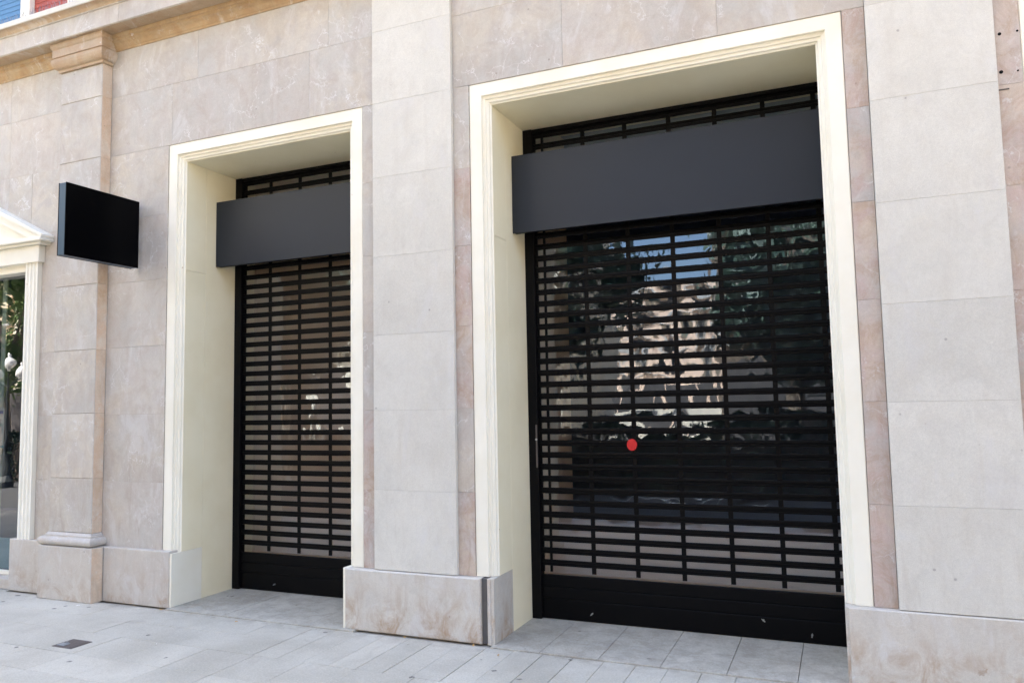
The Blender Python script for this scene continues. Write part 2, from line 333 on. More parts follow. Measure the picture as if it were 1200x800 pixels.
# wide flags to the left of the first door and in the rows nearer the kerb
x = -9.6
while x < -3.62-.01:
    w = min(.8, -3.62-x); flag(x, x+w, -.42, yb0); 
    x += w
x = -9.9
while x < -3.62-.01:
    w = min(.8, -3.62-x); flag(x, x+w, yb1, -.42); x += w
rows = [-.74, -1.13, -1.45, -1.9, -2.35, -2.8, -3.2, -3.615]
for i in range(len(rows)-1):
    x = -9.6 + (.4 if i % 2 else 0)
    while x < 2.2:
        if i > 3 and (x < -7.5): x += .8; continue
        flag(x, x+.8 if x < -5.4 else x+.4, rows[i+1], rows[i]); x += .8 if x < -5.4 else .4
# the rest of the pavement, past the frame
MB().box(2.62, 60, rows[-1], -.05, -.02, -.001).obj('paving', M['paving'], bed)['kind'] = 'stuff'
MB().box(-60, -9.93, rows[-1], -.05, -.02, -.001).obj('paving', M['paving'], bed)['kind'] = 'stuff'
MB().box(-9.9, -7.05, -.09, -.0, -.02, -.002).obj('paving', M['paving'], bed)['kind'] = 'stuff'
# recess floors
def recess_floor(x0, x1, xs):
    pts = [x0] + [q for q in xs if x0+.03 < q < x1-.03] + [x1]
    for a, b in zip(pts, pts[1:]):
        flag(a, b, yb0+.004, .262, M['threshold'], random.uniform(.006, .008)); flag(a, b, .262, .86, M['threshold'], random.uniform(.006, .008))
recess_floor(-5.10, -3.29, [-4.9+.4*k for k in range(5)])
recess_floor(-2.21, .08, [-1.86+.39*k for k in range(6)])
recess_floor(1.14, 3.41, [1.4+.39*k for k in range(6)])
# road markings and far side
for k in range(14):
    tag(MB().box(-40+k*6, -37+k*6, -7.5, -7.38, -.169, -.165).obj('lane_marking', M['paintwhite']), kind='structure')

# ------------------------------------------------------------------ the building
B = thing('stone_building', 'grey veined stone shopfront building with flat pilasters, cream door surrounds and ochre cornice', 'building', (-2.8, 0, 0))
ZR = [.435, 1.0, 1.575, 2.155, 2.725, 3.285, 3.8845]
def slab(x0, x1, z0, z1, y=0., t=.028, mat='marble', g_=.0006):
    return MB().slab(x0+g_, x1-g_, z0+g_, z1-g_, y+random.uniform(-.0006, .0006), t, .001).obj('slab', M[mat], B)
# backing walls
def back(x0, x1, z0, z1, y0=.027, y1=.30): return MB().box(x0, x1, y0, y1, z0, z1).obj('wall', M['backing'], B)
D1, D2, D3 = (-5.085, -3.405), (-2.195, -.035), (1.15, 3.3)
ZT = 3.735
zo = ZT + .15
back(-16, -9.0, 0, 5.27); back(-9.0, -6.985, 3.06, 5.27); back(-6.985, D1[0]-.149, .0, zo)
back(D1[1]+.149, D2[0]-.149, 0, zo); back(D2[1]+.149, D3[0]-.149, 0, zo); back(D3[1]+.149, 8, 0, zo)
back(-6.985, 8, zo, 5.27)
# wall slabs
for z0, z1 in zip(ZR[:-1], ZR[1:]):
    slab(-6.978, -6.478, z0, z1)
    slab(-5.94, -5.237, z0, z1)
    slab(D1[1]+.152, -3.14, z0, z1, mat='marble_side' if z0 < 1.5 else 'marble')
    slab(-2.475, D2[0]-.152, z0, z1, mat='marble_side' if 1 < z0 < 3 or z0 < .5 else 'marble')
    slab(D2[1]+.152, .238, z0, z1, mat='marble_side')
    slab(.875, D3[0]-.152, z0, z1, mat='marble_side')
    x = D3[1]+.152
    while x < 7.9: slab(x, min(x+1.4, 7.9), z0, z1); x += 1.4
    x = -15.9
    while x < -9.02: slab(x, min(x+1.35, -9.02), z0, z1); x += 1.35
def row(z0, z1, cuts):
    for a, b in zip(cuts, cuts[1:]): slab(a, b, z0, z1)
ztop = 4.98
row(3.285, 3.87, [-9.0, -8.1, -7.31, -6.98]); 
row(2.725+.33, 3.285, [-9.0, -7.9, -6.98])
row(3.87, 4.425, [-9.0, -7.31, -6.478]); row(4.425, ztop, [-9.0, -8.4, -7.32, -6.478])
row(3.885, 4.425, [-5.94, -5.2, -3.75, -3.14]); row(4.425, ztop, [-5.94, -4.915, -3.567, -3.14])
row(3.885, 4.425, [-2.475, -1.63, -.60, .238]); row(4.425, ztop, [-2.475, -1.1, .238])
row(3.885, 4.425, [.875, 1.9, 3.45, 5.2, 7.9]); row(4.425, ztop, [.875, 2.5, 4.4, 7.9])
row(3.87, 4.425, [-15.9, -14, -12, -10.5, -9.0]); row(4.425, ztop, [-15.9, -13.5, -11.2, -9.0])
# little slabs closing the corners beside the frames (z 3.87 - 3.885)
# pilasters --------------------------------------------------------
CR = [.438, 1.0, 1.57, 2.12, 2.70, 3.30, 3.87, 4.43, 4.72]
def pilaster(x0, x1, p, zs, mat, side=None, cap=True):
    e = thing_part('pilaster', B, ((x0+x1)/2, 0, 0))
    for a, b in zip(zs, zs[1:]):
        if side:
            m = MB().slab(x0+.0, x1, a+.0012, b-.0012, -p, p+.02, .004); o = m.obj('slab', M[mat], e)
            MB().box(x1-.0005, x1+.0035, -p+.006, -.0005, a+.0012, b-.0012).obj('return_stone', M[side], e)
        else: MB().slab(x0, x1, a+.0003, b-.0003, -p, p+.02, .0015).obj('slab', M[mat], e)
    MB().box(x0+.004, x1-.004, -p+.006, .02, zs[0], zs[-1]).obj('core', M['backing'], e)
    if cap:
        pr = [(.0, 4.72), (.018, 4.722), (.018, 4.738), (.022, 4.745)]
        pr += [(.022+.045*math.sin(t*math.pi/10), 4.745+.085*(1-math.cos(t*math.pi/10))) for t in range(1, 6)]
        pr += [(.05, 4.834), (.05, 4.85), (.058, 4.852), (.058, 4.925), (.066, 4.935), (.072, 4.95), (.072, 4.9795)]
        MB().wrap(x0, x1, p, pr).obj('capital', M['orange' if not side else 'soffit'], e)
    return e
def thing_part(name, parent, loc):
    o = bpy.data.objects.new(name, None); C.objects.link(o); o.parent = parent; o.location = Vector(loc)-world_loc(parent); return o
lp = pilaster(-6.475, -5.945, .10, [.565, 1.03, 1.59, 2.145, 2.725, 3.29, 3.86, 4.42, 4.72], 'marble', 'warm')
pilaster(-3.14, -2.475, .032, CR, 'light'); pilaster(.24, .875, .032, CR, 'light')
# base of the left pilaster
tor = [(.052, .4555), (.056, .457)] + [(.030+.034*math.cos(t*math.pi/10-math.pi/2), .4935+.036*math.sin(t*math.pi/10-math.pi/2)) for t in range(0, 11)] + [(.024, .531), (.024, .543), (.012, .548), (.002, .564)]
bs = MB(); bs.wrap(-6.475, -5.945, .10, [(.02, .456)]+tor[2:]); bs.obj('base_moulding', M['plinth_grey'], lp)
MB().slab(-6.522, -5.862, .002, .454, -.16, .18, .004).obj('plinth_block', M['plinth_grey'], lp)
MB().box(-5.8625, -5.858, -.155, -.053, .002, .45).obj('return_stone', M['warm'], lp)
# wall plinth -------------------------------------------------------
def plinth(x0, x1, z1=.434, mat='plinth', y=-.05, c=.005): return MB().slab(x0, x1, .001, z1, y, .09, c).obj('plinth_stone', M[mat], B)
plinth(-7.065, -6.5235, .462, 'plinth_grey'); plinth(-5.857, -5.104, .452, 'plinth_grey')
plinth(-3.385, -2.292, mat='plinth', c=.009); plinth(-2.248+.006, -2.216, mat='plinth_grey')
M['groove'] = simple('dark grey grout', (.13, .125, .12), .9, 0, .2, 20)
MB().box(-2.295, -2.238, -.022, .03, .001, .430).obj('grout_strip', M['groove'], B)
for hx, hz, hr in ((.903, 3.573, .009), (.986, 3.574, .006), (.898, 3.358, .010), (.976, 3.352, .005)):
    MB().lathe([(hr, -.0025), (hr, .002)], hx, hz, 10, 'y').obj('wall_plug', M['blackrail'], B)
MB().box(.88, .93, -.004, .001, 3.255, 3.262).obj('rusty_clamp', M['iron'], B)
plinth(-.018, 1.16, mat='plinth'); plinth(3.27, 7.9); 
for a in range(5): plinth(-15.9+1.36*a, -14.54+1.36*a, .46, 'plinth_grey')
# cream door surrounds ---------------------------------------------
PF = [(.15, .03), (.15, .010), (.146, .006), (.060, .006), (.056, .009), (.056, .026), (.036, .028), (.032, .040), (.014, .043), (.010, .056), (.0006, .0615)]
def surround(d, zb=.436):
    e = thing_part('door_surround', B, ((d[0]+d[1])/2, 0, 0)); x0, x1 = d
    def strip(pa, pb, nm):
        m = MB(); k = len(PF)
        m.v = [pa(o, y) for o, y in PF]+[pb(o, y) for o, y in PF]
        m.f = [(i, i+1, k+i+1, k+i) for i in range(k-1)]; return m.obj(nm, M['cream'], e)
    strip(lambda o, y: (x0-o, y, zb), lambda o, y: (x0-o, y, ZT+o), 'jamb')
    strip(lambda o, y: (x0-o, y, ZT+o+.0), lambda o, y: (x1+o, y, ZT+o), 'lintel')
    strip(lambda o, y: (x1+o, y, ZT+o), lambda o, y: (x1+o, y, zb), 'jamb')
    # reveals: painted panels with a seam, painted plinth stones at the foot
    for s, X in ((-1, x0), (1, x1)):
        def pn(y0, y1, z0, z1, nm='reveal_panel', mat='cream_bounce', pr=0.):
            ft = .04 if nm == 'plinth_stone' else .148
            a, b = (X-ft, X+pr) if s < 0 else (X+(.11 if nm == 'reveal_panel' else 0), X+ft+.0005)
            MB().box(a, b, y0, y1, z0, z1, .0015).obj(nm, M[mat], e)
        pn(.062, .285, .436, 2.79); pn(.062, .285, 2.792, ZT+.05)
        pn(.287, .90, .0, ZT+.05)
        pn(-.040, .285, .001, .4345, 'plinth_stone', 'plinth' if x0 > -3 else 'cream', .0)
    MB().box(x0-.12, x1+.12, .064, .90, ZT+.0005, ZT+.149).obj('soffit_panel', M['cream_bounce'], e)
    return e
for d in (D1, D2, D3): surround(d)
# cornice -------------------------------------------------------------
bedp = [(.01, 4.85), (-.008, 4.85), (-.012, 4.866), (-.018, 4.870), (-.022, 4.885), (-.030, 4.903), (-.045, 4.918), (-.056, 4.925), (-.056, 4.945), (-.066, 4.949), (-.070, 4.962), (-.070, 4.981), (.01, 4.981)]
corp = [(-.200, 4.981), (-.205, 4.986), (-.212, 4.986), (-.212, 5.148), (-.222, 5.150), (-.224, 5.158)]
cavp = [(-.05, 5.159), (-.224, 5.159), (-.229, 5.172), (-.240, 5.184), (-.256, 5.192), (-.272, 5.195), (-.272, 5.198), (-.05, 5.198)]
ledp = [(-.05, 5.199), (-.278, 5.199), (-.280, 5.203), (-.280, 5.246), (-.276, 5.252), (.12, 5.272)]
ce = thing_part('cornice', B, (0, 0, 4.85))
xs = [-16]
while xs[-1] < 8: xs.append(xs[-1]+1.73)
for a, b in zip(xs, xs[1:]):
    b2 = b-.002
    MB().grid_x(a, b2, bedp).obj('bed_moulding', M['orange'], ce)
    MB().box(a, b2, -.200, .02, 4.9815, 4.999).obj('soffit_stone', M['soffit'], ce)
    MB().grid_x(a, b2, [(.0, 5.0), (-.2, 5.0)]+corp[0:]+[(.0, 5.158)]).obj('corona', M['marble'], ce)
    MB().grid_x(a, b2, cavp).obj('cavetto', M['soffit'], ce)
    MB().grid_x(a, b2, ledp).obj('ledge', M['light'], ce)
# upper floors ---------------------------------------------------------
MB().box(-16, 8, .22, 6., 5.28, 16.1).obj('upper_wall', M['backing'], B)
ucx = [-15.9, -13.6, -11.2, -8.7, -4.9, -1.9, 1.3, 4.6, 7.9]
um = MB()
for zz in range(5):
    z0 = 5.95+zz*1.95 if zz else 5.275
    for a, b in zip(ucx, ucx[1:]):
        if zz == 0 and a > -9 and a < -8: continue
        um.slab(a, b, z0+.002, 5.95+(zz+1)*1.95-.002 if zz else 5.948, .17, .05)
um.obj('upper_cladding', M['light'], B)
for k in range(3):
    for xw in (-14.6, -12.2, -6.4, -3.2, -.2, 3.1, 6.2):
        z0 = 6.2+k*3.7
        if xw == -6.4 and k == 0: continue
        f = MB().box(xw-.7, xw+.7, .12, .168, z0, z0+2.3, .01).obj('window_frame', M['white'], B)
        MB().box(xw-.6, xw+.6, .112, .118, z0+.1, z0+2.2).obj('pane', M['glass_far'], f)
MB().box(-16.3, 8.3, -.5, .3, 16.1, 16.5).obj('parapet', M['light'], B)
# white posts of the first floor window band
for a in (-8.12, -7.295, -6.62, -5.6):
    MB().box(a, a+.135, .035, .165, 5.262, 7.4, .006).obj('window_post', M['white'], B)
def blind(x0, x1, mat, lab, col):
    m = MB(); z = 5.285
    t = thing('roller_blind', lab, 'blind', ((x0+x1)/2, .1, 5.28))
    k = 0
    while z < 7.3:
        MB().box(x0, x1, .085+.0, .095, z, z+.048, .003).obj('slat', M[mat], t); z += .05
    MB().box(x0, x1, .08, .1, 5.2745, 5.284).obj('bottom_bar', M['white'], t)
blind(-7.98, -7.30, 'blind_blue', 'bright blue slatted blind above the cornice, left of the white post', 0)
blind(-7.155, -6.625, 'blind_red', 'red slatted blind above the cornice, right of the white post', 0)
blind(-6.48, -5.605, 'blind_red', 'red slatted blind above the cornice, second to the right of the blue one', 0)
# pigeon spikes
sp = thing('bird_spikes', 'row of thin wire bird spikes along the cornice ledge under the blinds', 'bird spikes', (-7, -.2, 5.258))
MB().box(-8.2, -5.3, -.21, -.17, 5.2555, 5.2605).obj('base_strip', M['zinc'], sp)
m = MB(); x = -8.15
while x < -5.35:
    for dx in (-.04, .0, .04): m.tube((x, -.19, 5.26), (x+dx+random.uniform(-.01, .01), -.19+random.uniform(-.03, .03), 5.26+random.uniform(.085, .11)), .0011, .0009, 3)
    x += .022
tag(m.obj('spikes', M['zinc'], sp), kind='stuff')

# pedimented shop window on the left ---------------------------------
W = thing_part('window_surround', B, (-7.95, 0, 0))
WX0, WX1 = -8.93, -6.975
def fluted(x0, x1):
    m = MB(); y = -.042; n = 3; fw = .03; prof = [(x0, .02), (x0, y)]; gp = (x1-x0-n*fw)/(n+1)
    for i in range(n):
        a = x0+gp*(i+1)+fw*i; prof.append((a, y))
        for t in range(1, 6): prof.append((a+fw*t/6, y+.014*math.sin(math.pi*t/6)))
        prof.append((a+fw, y))
    prof += [(x1, y), (x1, .02)]
    k = len(prof); m.v = [(p[0], p[1], .463) for p in prof]+[(p[0], p[1], 3.0) for p in prof]; m.f = [(i, i+1, k+i+1, k+i) for i in range(k-1)]
    return m.obj('fluted_pilaster', M['white'], W)
fluted(-6.975, -6.805); fluted(-9.10, -8.93)
MB().box(-9.15, -6.772, -.062, .02, 3.0, 3.158, .004).obj('frieze', M['white'], W)
MB().box(-9.20, -6.70, -.10, .02, 3.159, 3.18, .003).obj('cornice_lip', M['white'], W)
MB().box(-9.24, -6.655, -.135, .02, 3.181, 3.215, .006).obj('cornice_moulding', M['white'], W)
def rake(sg):
    cx = -7.95; hw = 1.295; rise = .44*hw; th = .062
    m = MB()
    pts = [(cx+sg*hw, 3.216), (cx, 3.216+rise), (cx, 3.216+rise+th), (cx+sg*(hw), 3.216+.022)]
    for y in (-.13, .015): m.v += [(a, y, b) for a, b in pts]
    m.f = [(0, 1, 2, 3), (7, 6, 5, 4)]+[(i, (i+1) % 4, 4+(i+1) % 4, 4+i) for i in range(4)]
    m.obj('raking_cornice', M['white'], W)
    m = MB(); pts = [(cx+sg*(hw-.20), 3.217), (cx, 3.217+rise-.085), (cx, 3.2155+rise), (cx+sg*(hw-.004), 3.2165)]
    for y in (-.095, .014): m.v += [(a, y, b) for a, b in pts]
    m.f = [(0, 1, 2, 3), (7, 6, 5, 4)]+[(i, (i+1) % 4, 4+(i+1) % 4, 4+i) for i in range(4)]
    m.obj('raking_moulding', M['white'], W)
rake(1); rake(-1)
m = MB(); m.v = [(-9.2, -.03, 3.2155), (-6.7, -.03, 3.2155), (-7.95, -.03, 3.77), (-9.2, .01, 3.2155), (-6.7, .01, 3.2155), (-7.95, .01, 3.77)]
m.f = [(0, 1, 2), (3, 5, 4), (0, 3, 4, 1), (1, 4, 5, 2), (2, 5, 3, 0)]; m.obj('tympanum', M['white'], W)
MB().box(WX0-.02, WX1+.02, .0, .20, 2.935, 3.0).obj('window_head', M['cream'], W)
MB().box(WX0-.05, WX0, .0, .20, .1, 2.935).obj('window_jamb', M['white'], W); 
MB().box(WX0-.02, -7.075, -.03, .22, .0, .09, .004).obj('window_sill', M['plinth_grey'], W)
gw = thing('shop_window', 'tall glass shop window with pale blue film along its foot, under the white pediment', 'window', (-7.9, .12, .1))
MB().box(WX0, WX1, .115, .123, .1, 2.934).obj('pane', M['glass'], gw)
MB().box(WX0, WX1, .127, .131, .14, .425).obj('blue_film', M['vinyl'], gw)
MB().box(WX0, WX1, .10, .14, .091, .13, .003).obj('bottom_rail', M['white'], gw)
MB().box(-7.56, -7.50, .138, .150, .13, 2.93).obj('mullion', M['white'], gw)
ps = thing('poster', 'small white poster with blue and red print inside the left shop window', 'poster', (-7.55, .14, 1.3))
MB().box(-7.95, -7.468, .1335, .1355, 1.27, 1.66).obj('sheet', M['paper'], ps)
MB().box(-7.93, -7.49, .132, .1333, 1.60, 1.63).obj('printed_band', M['ink_blue'], ps)
MB().box(-7.95, -7.468, .1318, .1333, 1.271, 1.295).obj('lower_band', M['cyan'], ps)
m = MB()
for i, (a, b) in enumerate(((1.33, .05), (1.41, .06), (1.5, .05))):
    for k in range(6): m.box(-7.915+k*.07, -7.88+k*.07, .132, .1333, a, a+b)
m.obj('print', M['ink_red'], ps)
# shop interiors -------------------------------------------------------
def room(x0, x1, z1, y0, y1=4.2):
    e = bpy.data.objects.new('shop_room', None); C.objects.link(e); e.parent = B; e.location = -world_loc(B)
    MB().box(x0, x1, y1, y1+.1, 0, z1).obj('back_wall', M['room'], e); MB().box(x0-.1, x0, y0, y1, 0, z1).obj('side_wall', M['room'], e); MB().box(x1, x1+.1, y0, y1, 0, z1).obj('side_wall', M['room'], e)
    MB().box(x0-.1, x1+.1, y0, y1+.1, -.1, .005).obj('floor', M['room'], e); MB().box(x0-.1, x1+.1, y0, y1+.1, z1, z1+.05).obj('ceiling', M['room'], e)
room(-9.3, -6.3, 3.4, .302); room(-5.9, 3.9, 4.0, .903, 5.2)
for d in (D1, D2, D3):   # plastered passage behind each shutter
    for X in (d[0]-.1, d[1]+.112):
        MB().box(X, X+.1, .902, 1.39, .006, 3.98).obj('inner_reveal', M['beige'], B); MB().box(X, X+.1, 1.393, 1.65, .006, 3.98).obj('inner_reveal', M['beige'], B)
MB().box(D2[0]+.0, D2[1]+.11, 1.0, 1.5, .006, .655, .004).obj('reflection_block', M['beige'], B)  # added beige block, stands in for the pavement reflection in the bottom rows
MB().box(D1[0]+.001, D1[1]+.11, .93, .97, .006, 3.98).obj('inner_partition', M['beige'], B)
for a, b in ((-5.9, D1[0]-.12), (D1[1]+.12, D2[0]-.12), (D2[1]+.12, D3[0]-.12), (D3[1]+.12, 3.9)): MB().box(a, b, .8, .9, 0, 4).obj('inner_wall', M['room'], B)
for d in (D1, D2, D3): MB().box(d[0]-.13, d[1]+.13, .85, .9, ZT+.08, 4).obj('inner_wall', M['room'], B)
# roller shutters ------------------------------------------------------
PITCH, Z0 = .0884, .3725        # opening centres
BARP = [(-.0225, .009), (-.0225, .005), (-.018, .0012), (-.0035, 0), (-.0015, .0032), (.0015, .0032), (.0035, 0), (.018, .0012), (.0225, .005), (.0225, .009)]
def shutter(d, web0, thin, label):
    x0, x1 = d[0], d[1]+.109; Y = .668
    t = thing('roller_shutter', label, 'shutter', ((x0+x1)/2, Y, .008))
    T = Vector(t.location)
    for X in (x0+.0008, x1-.0758): MB().box(X, X+.075, Y-.03, Y+.05, .009, ZT-.001, .003).obj('guide_rail', M['blackrail'], t)
    a, b = x0+.068, x1-.068
    webs = [w for w in [web0+.3285*k for k in range(8)] if w < b-.05]
    nn = int((ZT-.05-Z0)/PITCH)+1
    # one slat = a ribbed bar with the uprights that carry the opening under it
    sm = MB(); sm.grid_x(a-(x0+x1)/2, b-(x0+x1)/2, [(y, z+PITCH/2) for z, y in BARP])
    for w in ([thin] if thin else [])+webs:
        hw = .016 if w != thin else .010
        q = w-(x0+x1)/2; sm.box(q-hw, q+hw, .002, .008, -PITCH/2+.022, PITCH/2-.0215)
    for q in (a-(x0+x1)/2+.014, b-(x0+x1)/2-.014): sm.box(q-.014, q+.014, .002, .008, -PITCH/2+.022, PITCH/2-.0215)
    me = sm.mesh('slat', M['black'])
    pm = MB().box(a-(x0+x1)/2, b-(x0+x1)/2, .0085, .0105, -PITCH/2+.016, PITCH/2-.016).mesh('pane', M['insert'])
    for k in range(nn):
        o = link('slat', me, t, Vector(((x0+x1)/2, Y+random.uniform(-.0008, .0008), Z0+PITCH*k))-T)
        q = link('pane', pm, o, (0, 0, 0)); q.rotation_euler = (R(random.gauss(0, .30)), 0, R(random.gauss(0, .12)))
    for z0_, z1_ in ((.012, .154), (.157, .241), (.244, .3285)):
        m = MB(); m.grid_x(a, b, [(Y+.016, z0_), (Y+.004, z0_), (Y, z0_+.004), (Y, z1_-.004), (Y+.004, z1_), (Y+.016, z1_)]); m.obj('bottom_panel', M['black'], t)
    MB().box(a, b, Y+.006, Y+.012, .01, .33).obj('bottom_rail', M['black'], t)
    MB().box(x0+.001, x1-.001, Y-.02, Y+.09, Z0+PITCH*(nn-1)+PITCH/2+.02, ZT-.0015, .002).obj('header', M['blackrail'], t)
    return t
s1 = shutter(D1, -4.70, 0, 'black roller shutter of the narrower left doorway, its right side hidden by the pier')
s2 = shutter(D2, -1.715, -2.045, 'wide black roller shutter with a red dot, in the large right-hand doorway')
s3 = shutter(D3, 1.6, 0, 'black roller shutter in the next doorway beyond the right edge of the photo')
def lock(t, x, z, ang, mat='steel'):
    m = MB(); dx, dz = .014*math.cos(ang), .014*math.sin(ang)
    m.tube((x-dx, .655, z-dz), (x+dx, .648, z+dz), .004, .003, 6); m.tube((x, .668, z), (x, .652, z), .006, .006, 6); m.obj('lock_handle', M[mat], t)
lock(s1, -4.62, .075, .5); lock(s2, -1.735, .072, .8); lock(s2, -.245, .066, 1.4); lock(s2, -.545, .135, 2.4)
MB().box(-2.135, -2.123, .633, .637, 1.12, 1.44).obj('lock_plate', M['iron'], s2); MB().lathe([(.008, .626), (.008, .634)], -2.129, 1.33, 8, 'y').obj('keyhole', M['steel'], s2)
st = MB().lathe([(.036, .6615), (.038, .6635), (.038, .667)], 0, 0, 24, 'y').obj('round_sticker', M['red']); st.location = (-1.402, 0, 1.29); st.scale = (1.0, 1, 1.12)
st.data.transform(Matrix.Translation((0, -.66, 0))); st.location.y = .66
tag(st, 'small bright red round disc stuck on the wide shutter just below eye level', 'sticker')
# fascia signs ---------------------------------------------------------
def fascia(d, label, sy=0, y=.40):
    t = thing('fascia_sign', label, 'sign', ((d[0]+d[1])/2, y, 2.868)); a, b = d[0], d[1]+.11
    MB().box(a, b, y, y+.004, 2.868, 3.458, .0015).obj('face_panel', M['charcoal'], t)
    MB().box(a+.006, b-.006, y+.0042, y+.055, 2.872, 3.454, .001).obj('tray', M['blackrail'], t)
    for X in (a+.35, b-.35): MB().box(X-.02, X+.02, y+.056, .636, 3.14, 3.18).obj('bracket', M['blackrail'], t)
fascia((D1[0]+.003, D1[1]-.003), 'blank charcoal fascia board across the narrower left doorway')
fascia((D2[0]+.003, D2[1]-.003), 'long blank charcoal fascia board across the wide right doorway')
fascia((D3[0]+.003, D3[1]-.003), 'blank charcoal fascia board across the doorway beyond the right edge')
pg = thing('projecting_sign', 'blank black box sign sticking out from the wall beside the left pilaster', 'sign', (-5.56, -.05, 2.83))
MB().box(-5.600, -5.527, -.730, -.045, 2.832, 3.408, .002).obj('casing', M['signedge'], pg)
MB().box(-5.5265, -5.520, -.731, -.044, 2.829, 3.411, .001).obj('face_panel', M['signface'], pg)
MB().box(-5.607, -5.6005, -.731, -.044, 2.829, 3.411, .001).obj('face_panel', M['signface'], pg)
for z in (2.98, 3.24): MB().box(-5.605, -5.578, -.044, -.001, z, z+.04).obj('bracket', M['blackrail'], pg)
# drain cover and litter ----------------------------------------------
dr = thing('drain_cover', 'small rusty square access cover set in the pavement at the lower left', 'drain cover', (-4.99, -.98, .002))
MB().box(-5.085, -4.893, -1.066, -.900, -.004, .0035, .0015).obj('frame', M['iron'], dr)
MB().box(-5.07, -4.908, -1.052, -.914, .0036, .0056, .001).obj('lid', M['iron'], dr)
MB().box(-5.06, -4.99, -1.046, -.995, .0057, .0085, .001).obj('worn_plate', M['zinc'], dr)
MB().box(-5.05, -5.03, -.985, -.975, .0057, .0095).obj('bolt', M['zinc'], dr)
def scrap(x, y, r, mat, lab, cat='litter'):
    m = MB(); n = 7; m.v = [(0, 0, .006)]
    for i in range(n):
        a = 2*math.pi*i/n; q = r*random.uniform(.5, 1.1); m.v.append((q*math.cos(a), .6*q*math.sin(a), random.uniform(.001, .009)))
    m.v += [(v[0], v[1], v[2]-.001) for v in m.v]
    m.f = [(0, i+1, (i+1) % n+1) for i in range(n)]+[(n+1, n+1+(i+1) % n+1, n+2+i) for i in range(n)]
    o = m.obj('litter_scrap', M[mat]); o.location = (x, y, .0025); o.rotation_euler.z = random.uniform(0, 6); tag(o, lab, cat)
scrap(-2.86, -.085, .016, 'leaf_litter', 'tiny ochre scrap at the foot of the plinth between the doorways')
scrap(-2.33, -.085, .016, 'leaf_litter', 'tiny ochre scrap at the right corner of the pier plinth')
scrap(-5.13, -.10, .018, 'leaf_litter', 'tiny orange leaf scrap at the corner of the plinth left of the narrow doorway')
scrap(-4.28, -.17, .015, 'leaf_litter', 'orange leaf scrap in front of the narrow doorway')
scrap(-5.02, .12, .013, 'paper_litter', 'white paper scrap inside the narrow doorway by its left reveal')
scrap(-4.40, -.80, .011, 'paper_litter', 'white speck of paper on the paving in front of the narrow doorway')
scrap(-5.9, -.24, .022, 'paper_litter', 'pale scrap at the foot of the left pilaster plinth')
scrap(-2.09, -.22, .016, 'leaf_litter', 'brown scrap on the narrow setts in front of the wide doorway')

# ------------------------------------------------------------------ opposite side of the street (seen in the glass)
def far_building(name, x0, x1, y, depth, h, wall, label, floors, wstep, ground_h=4.2, facing=1, balcony=True):
    t = thing(name, label, 'building', ((x0+x1)/2, y, 0))
    yb = y-depth
    MB().box(x0, x1, yb, y, -.16, h).obj('wall', wall, t)
    MB().box(x0-.3, x1+.3, yb-.3, y+.35, h, h+.45).obj('roof', M['kerb'], t)
    n = max(1, int((x1-x0)/wstep)); st_ = (x1-x0)/n
    fh = (h-ground_h)/floors
    wm = MB().box(-.55, .55, 0, .06, 0, 1.9).mesh('window', M['roomdark']); pm = MB().box(-.46, .46, .062, .068, .08, 1.82).mesh('pane', M['glass_far'])
    shm = MB().box(-1.0, -.57, .0, .07, -.03, 1.93).mesh('shutter_leaf', M['shut'])
    shm2 = MB().box(.57, 1.0, .0, .07, -.03, 1.93).mesh('shutter_leaf', M['shut'])
    bm_ = MB().box(-1.1, 1.1, 0, .75, -.15, 0)
    for i in range(15): bm_.box(-1.08+i*.154, -1.06+i*.154, .70, .72, 0, .95)
    bm_.box(-1.1, 1.1, .69, .73, .95, 1.0); bme = bm_.mesh('balcony', M['kerb'])
    for f in range(floors):
        for i in range(n):
            X = x0+st_*(i+.5); Zw = ground_h+fh*f+.55
            w = link('window', wm, t, Vector((X, y, Zw))-Vector(t.location)); link('pane', pm, w, (0, 0, 0))
            if (i+f) % 3: link('shutter_leaf', shm, w, (0, 0, 0)); link('shutter_leaf', shm2, w, (0, 0, 0))
            if balcony and i % 2 == 0: link('balcony', bme, t, Vector((X, y, Zw-.1))-Vector(t.location))
        MB().box(x0, x1, y, y+.12, ground_h+fh*f-.1, ground_h+fh*f+.08).obj('string_course', M['kerb'], t)
    dm = MB().box(-1.2, 1.2, 0, .05, 0, 2.9).mesh('shop_door', M['roomdark'])
    for i in range(n): link('shop_door', dm, t, Vector((x0+st_*(i+.5), y, 0))-Vector(t.location))
M['shut'] = simple('wooden louvre shutters', (.16, .12, .08), .7)
M['pinkwall'] = facade_mat('salmon render', (.66, .48, .37)); M['ochre'] = facade_mat('ochre render', (.55, .44, .30)); M['brownwall_shaded'] = facade_mat('brown stone', (.13, .095, .07)); M['greywall'] = facade_mat('beige render', (.66, .60, .50))  # brown wall colour darkened to stand in for shade on that block
far_building('apartment_building', -4.1, 24, -23, 10, 19, M['brownwall_shaded'], 'brown stone apartment block across the street, reflected dark in the wide shopfront', 4, 2.8)
far_building('apartment_building', -42, -10.5, -23, 10, 17, M['greywall'], 'beige apartment block across the street behind the trees, seen only as reflection', 3, 3.0)
far_building('apartment_building', -40, 6, -66, 10, 12.3, M['pinkwall'], 'salmon coloured apartment house at the end of the side street, reflected in the glass', 3, 2.6, balcony=True)
far_building('apartment_building', 26, 60, -24, 10, 15, M['ochre'], 'ochre apartment block far to the right across the street, outside the photo', 4, 3.0)
far_building('apartment_building', -80, -44, -24, 10, 15, M['ochre'], 'ochre apartment block far to the left across the street, outside the photo', 4, 3.0)
